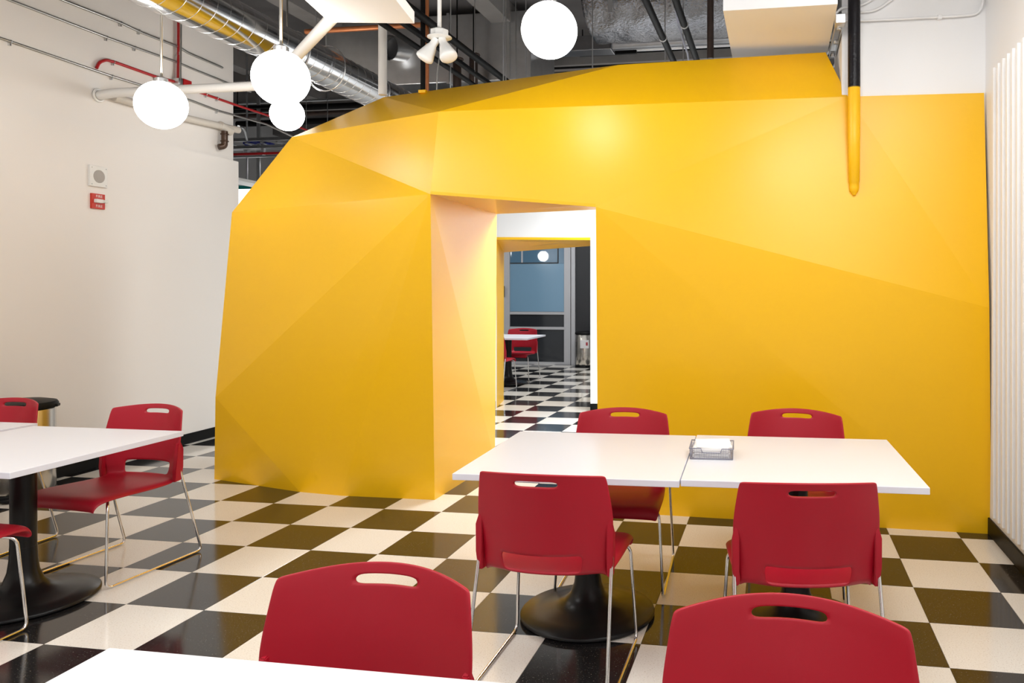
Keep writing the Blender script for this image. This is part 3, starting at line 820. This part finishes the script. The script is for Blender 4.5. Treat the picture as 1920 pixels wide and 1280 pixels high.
bm2 = new_bm(); box(bm2, pS.x-.022, pS.x+.022, pS.y-.004, pS.y+.004, pS.z-.02, DECK-root.location.z-.004); obj('strap', bm2, 'galv', root); bm.free()
# rectangular duct with round collar
root = empty('rectangular_duct', (-5.0, 8.0, 3.75)); tag(root, 'grey rectangular duct with an open round collar left of centre', 'duct')
bm = new_bm(); box(bm, -.1, 2.35, 0, .9, .0, .75, bev=.008); obj('casing', bm, 'galv', root)
for x in (.6, 1.4, 2.1):
    bm = new_bm(); box(bm, x-.015, x+.015, -.018, .91, -.018, .765); obj('seam_flange', bm, 'galv', root)
q = pt(735, 90, y=7.85)-root.location
bm = new_bm(); tube(bm, [q+Vector((.06, .20, .03)), q+Vector((-.02, -.02, 0))], .135, 28, cap=False); tube(bm, [q+Vector((.06, .20, .03)), q+Vector((-.02, -.02, 0))], .128, 28, cap=False)
obj('collar', bm, 'galv', root, True)
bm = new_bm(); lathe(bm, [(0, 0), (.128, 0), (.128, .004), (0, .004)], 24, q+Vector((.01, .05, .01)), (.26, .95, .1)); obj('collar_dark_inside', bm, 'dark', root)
root = empty('supply_duct', (-4.6, 9.0, 3.9)); tag(root, 'pale reflective flat duct under the round collar', 'duct')
bm = new_bm(); box(bm, -.6, 1.6, 0, .5, -.02, .22, bev=.01); obj('casing', bm, 'galv', root)
for hx in (-.3, 1.3):
    bm = new_bm(); box(bm, hx-.012, hx+.012, .24, .26, .215, DECK-3.9-.002); obj('hanger_strap', bm, 'galv', root)
# vertical pipes
def vert(u, vb, y, r, m, label, name, cat='pipe', n=12, zt=DECK-.001):
    p = pt(u, vb, y=y); root = empty(name, p); tag(root, label, cat)
    bm = new_bm(); tube(bm, [(0, 0, 0), (0, 0, zt-p.z)], r, n); obj('tube', bm, m, root, True, 60)
    return root, p
r_, p = vert(717.5, 178, 5.72, .034, 'pipewhite', 'white vertical pipe below the hanging panel, meeting the yellow peak', 'white_riser')
r_, p = vert(793, 172, 5.55, .0185, 'blackpipe', 'black vertical pipe standing on the yellow slope beside the copper one', 'black_riser')
bm = new_bm(); box(bm, -.03, .03, -.02, .02, -.012, .012, bev=.003); obj('foot_bracket', bm, 'yellow', r_)
vert(801, 172, 5.62, .014, 'copper', 'copper vertical pipe right behind the black riser', 'copper_riser')
vert(1332, 110, 5.9, .026, 'rusty', 'dark rusty vertical pipe at the left of the white bulkhead', 'rusty_riser')
p = pt(819, 160, y=5.9)
bm = new_bm(); tube(bm, [pt(819, 172, y=5.9), pt(820, 140, y=5.9), pt(823, 115, y=5.9), pt(824, 98, y=5.9), pt(826, 40, y=5.9)+Vector((0, 0, .5))], .006, 6); simple('flexible_conduit', bm, 'conduit', 'thin wavering grey conduit hanging behind the left spot bulb', 'conduit')
for k, (u, y) in enumerate([(845, 6.3), (890, 7.2), (944, 6.0), (948.5, 6.6), (967, 7.4), (986, 6.5), (1111, 6.8), (1247, 6.9), (1281, 6.7), (614, 9.0)]):
    p = pt(u, 165, y=y)
    bm = new_bm(); tube(bm, [(p.x, p.y, 3.02 if k < 7 else 3.05), (p.x, p.y, DECK-.001)], .0055, 6)
    simple('hanger_rod', bm, 'galv', 'thin steel hanger rod in the open ceiling, %s' % (
        ['just right of the spot fixture', 'first one right of the spot bulbs', 'thickest looking, left of the centre globe', 'close beside the thick looking rod', 'directly left of the centre globe', 'touching the left rim of the centre globe', 'right of the centre globe', 'crossing the left steep black pipe', 'near the right steep black pipe', 'behind the spiral duct'][k]), 'rod', 'ceiling hanger rods')
P = [pt(u, v, y=5.95) for u, v in ((1260, -30), (1264, 5), (1272, 45), (1281, 78), (1289, 100), (1292, 120))]
bm = new_bm(); tube(bm, P, .0075, 8); simple('white_cable', bm, 'wire', 'pale white cable dangling between the two steep black pipes', 'cable')
# valves on the dark pipe
for u, v, lab in ((877, 158, 'left'), (858, 150, 'right')):
    p = pt(u-20 if lab == 'left' else u+30, v, y=7.8)
    rt = empty('pipe_valve', p); tag(rt, 'dark pipe valve in the void under the thick black pipe, %s one' % lab, 'valve', 'pipe valves')
    bm = new_bm(); tube(bm, [(0, 0, -.25), (0, 0, .25)], .045, 12); obj('body', bm, 'rusty', rt, True)
    bm = new_bm(); torus(bm, (0, 0, .27), (0, 0, 1), .06, .012, 16, 6); obj('handwheel', bm, 'rusty', rt, True)
    bm = new_bm(); tube(bm, [(0, 0, .24), (0, 0, DECK-p.z-.002)], .008, 8); obj('stem', bm, 'blackpipe', rt)
# more runs and trapeze hangers in the void
xthrough(1150, 119, 10.6, .035, 'blackpipe', 'black pipe low in the void right of the centre globe', -3.4, .9, name='dark_pipe')
xthrough(1150, 110, 9.9, .018, 'galv', 'thin pale pipe low in the void right of the centre globe', -3.0, 2.0, name='pale_pipe')
xthrough(640, 225, 11.6, .05, 'blackpipe', 'lowest dark pipe behind the small left globe', -9, -4.2, name='dark_pipe')
xthrough(640, 186, 10.4, .02, 'galv', 'thin steel pipe above the dark bank behind the small left globe', -9, -4.4, name='pale_pipe')
p = pt(1180, 102, y=9.5); bm = new_bm(); box(bm, -3.2, 1.9, 9.48, 9.70, p.z-.07, p.z+.07, bev=.004)
simple('steel_beam', bm, 'beam', 'beige painted beam crossing low under the shiny duct', 'beam', smooth=False)
for k, (u, v, y, wd, side) in enumerate([(915, 120, 9.0, .30, 'left of the centre globe'), (500, 200, 9.6, .5, 'behind the two left globes'), (1140, 100, 9.0, .35, 'right of the centre globe')]):
    p = pt(u, v, y=y); root = empty('trapeze_hanger', p); tag(root, 'black trapeze hanger with two rods '+side, 'hanger', 'trapeze hangers')
    bm = new_bm(); box(bm, -wd, wd, -.02, .02, -.02, .02); obj('cross_rail', bm, 'blackpipe', root)
    for q_ in (-wd*.9, wd*.9):
        bm = new_bm(); tube(bm, [(q_, 0, .015), (q_, 0, DECK-p.z-.002)], .007, 6); obj('rod', bm, 'blackpipe', root)
# deck joists
for k, (y, m) in enumerate([(9.4, 'beam'), (11.0, 'beam'), (12.8, 'deck')]):
    bm = new_bm(); box(bm, FX0, FX1, y, y+.28, DECK-.30, DECK-.001); struct(obj('trim_%d' % (k+1), bm, m))
for k, x in enumerate((-7.2, -5.1, -3.1, -1.5, .4)):
    bm = new_bm(); box(bm, x, x+.22, 5.8, 15.0, DECK-.22, DECK-.002); struct(obj('trim_%d' % (k+4), bm, 'beam'))
# conduit racks at the far right of the void
for k in range(4):
    a_ = pt(1318+14*k, 80, y=8.6); 
    bm = new_bm(); tube(bm, [(.32+.14*k, 6.4, 3.72), (-.15+.14*k, 10.5, 3.72)], .012, 8)
    simple('rack_conduit', bm, 'galv', 'slanting steel conduit left of the white bulkhead, %s of four' % ['leftmost', 'second from left', 'third from left', 'rightmost'][k], 'conduit', 'slanting conduits by the bulkhead')

# cable tray and lit things past the end of the left wall
TY = 8.6
z1 = pt(450, 262, y=TY).z; z2 = pt(450, 288, y=TY).z; xa = -7.3; xb = pt(545, 270, y=TY).x+.12
ct = empty('cable_tray', (xa, TY, z2)); tag(ct, 'steel cable tray visible between cream wall and yellow edge', 'cable tray')
for nm, zc, y_ in (('side_rail', z1, 0), ('side_rail', z1-.05, .3), ('side_rail', pt(450, 276, y=TY).z, 0), ('side_rail', pt(450, 284, y=TY).z, .3)):
    bm = new_bm(); box(bm, 0, xb-xa, y_-.012, y_+.012, zc-z2-.022, zc-z2+.018, bev=.003); obj(nm, bm, 'galv', ct)
for k in range(7):
    x = .1+(xb-xa-.2)*k/6; bm = new_bm(); box(bm, x-.012, x+.012, 0, .3, z1-z2-.05, z1-z2-.03); obj('rung', bm, 'galv', ct)
for x in (.9, 1.7):
    bm = new_bm(); box(bm, x-.02, x+.02, .1, .14, 0, z1-z2); obj('bracket', bm, 'galv', ct)
P0_ = pt(470, 268, y=TY+.1); P1_ = pt(500, 268, y=TY+.1)
bm = new_bm()
for k in range(4): tube(bm, [P0_+Vector((-.1, .02*k, -.008*k)), P0_.lerp(P1_, .3)+Vector((0, .02*k, .02)), P0_.lerp(P1_, .7)+Vector((0, .02*k, .012*(k % 2))), P1_+Vector((.06, .02*k, -.01))], .014, 8)
simple('cable_bundle', bm, 'blue', 'blue cable bundle lying in the cable tray', 'cable')
xthrough(480, 288, TY-.1, .016, 'redpaint', 'thin red pipe running under the cable tray', -7.3, -5.3, name='red_pipe')
bm = new_bm(); c0 = pt(452, 243, y=7.6); c1 = pt(462, 252, y=TY-.1); 
tube(bm, [pt(447, 237, y=7.4), pt(455, 239, y=7.8), pt(460, 247, y=8.1), pt(463, 262, y=8.5)], .014, 8); simple('bent_conduit', bm, 'galv', 'curved conduit bending from the wall end down to the cable tray', 'conduit')
hf = pt(463, 342, y=9.0)
lf = empty('hanging_light_strip', hf); tag(lf, 'small white strip light hanging below the cable tray', 'lamp')
bm = new_bm(); box(bm, -.12, .14, -.5, .5, -.025, .015, bev=.004); obj('housing', bm, 'lampwhite', lf)
bm = new_bm(); tube(bm, [(0, 0, .01), (0, 0, DECK-.002-hf.z)], .011, 8); obj('stem', bm, 'galv', lf)
bm = new_bm(); box(bm, -.03, .03, -.03, .03, pt(463, 292, y=9.0).z-hf.z, pt(463, 284, y=9.0).z-hf.z+.06); obj('mount', bm, 'galv', lf)
q = pt(456, 375, y=10.0)
ls = empty('lit_sign_box', (q.x, 10.0, q.z)); tag(ls, 'bright white lit sign box with teal top band past the cream wall', 'sign')
bm = new_bm(); box(bm, -.5, .30, 0, .06, -.3, .16); obj('lit_face', bm, 'litpanel', ls)
bm = new_bm(); box(bm, -.5, .30, -.01, .06, .16, .21); obj('teal_band', bm, 'teal', ls)
bm = new_bm(); box(bm, -.45, -.40, .02, .04, .2, DECK-q.z-.002); box(bm, .2, .25, .02, .04, .2, DECK-q.z-.002); obj('hanging_post', bm, 'galv', ls)

# ------------------------------------------------------------------ glazed wall and door of the second room
GY = 14.2
gx = lambda u: pt(u, 600, y=GY).x
gz = lambda v: pt(1010, v, y=GY).z
gd = empty('glazed_door', (gx(1059), GY, 0)); tag(gd, 'tall glazed door with blue upper glass and grey metal frame', 'door')
X0 = gd.location.x
def gb(nm, u0, u1, v0, v1, m, y0=0, y1=.05, z0=None, z1=None, par=gd):
    bm = new_bm(); box(bm, gx(u0)-X0, gx(u1)-X0, y0, y1, z0 if z0 is not None else gz(v1), z1 if z1 is not None else gz(v0), bev=.002); return obj(nm, bm, m, par)
gb('stile', 945, 956, 0, 0, 'frame', -.02, .05, 0.0, 3.0)
gb('stile', 1058, 1070, 0, 0, 'frame', -.02, .05, 0.0, 3.0)
gb('jamb', 1072, 1079.5, 0, 0, 'frame', -.05, .06, 0.0, 3.2)
gb('upper_pane', 956, 1058, 494, 584, 'film', .015, .03)
gb('top_pane', 956, 1058, 470, 494, 'filmclear', .015, .03, None, 3.0)
gb('middle_pane', 956, 1058, 590, 612.5, 'dglass', .015, .03)
gb('lower_pane', 956, 1058, 618, 678, 'dglass', .015, .03)
gb('rail', 956, 1058, 584.5, 589.5, 'frame', -.01, .05)
gb('rail', 956, 1058, 612.5, 617.5, 'frame', -.01, .05)
gb('rail', 956, 1058, 678, 0, 'frame', -.01, .05, 0, None)
gb('thin_rail', 956, 1047, 492, 494, 'dark', .005, .02)
gb('thin_mullion', 977, 980, 460, 492, 'frame', .005, .02)
gb('thin_mullion', 1045, 1047, 460, 492, 'dark', .005, .02)
gb('handle', 945.5, 948, 536, 557, 'dark', -.07, -.05)
bm = new_bm(); box(bm, gx(1080.5), gx(1150), GY-.02, GY+.05, 0, 3.2); simple('dark_wall_panel', bm, 'dark', 'tall dark panel right of the glazed door behind the trash can', 'panel', smooth=False)
bm = new_bm(); box(bm, -7.5, gx(944.5), GY, GY+.06, 0, 3.2); struct(obj('wall_glazed_left', bm, 'dark'))
bm = new_bm(); box(bm, gx(1150), FX1, GY, GY+.06, 0, 3.2); struct(obj('wall_glazed_right', bm, 'white'))
bm = new_bm(); box(bm, gx(956)-0, gx(1079), GY-.02, GY+.06, 3.0, 3.2); struct(obj('trim_20', bm, 'frame'))
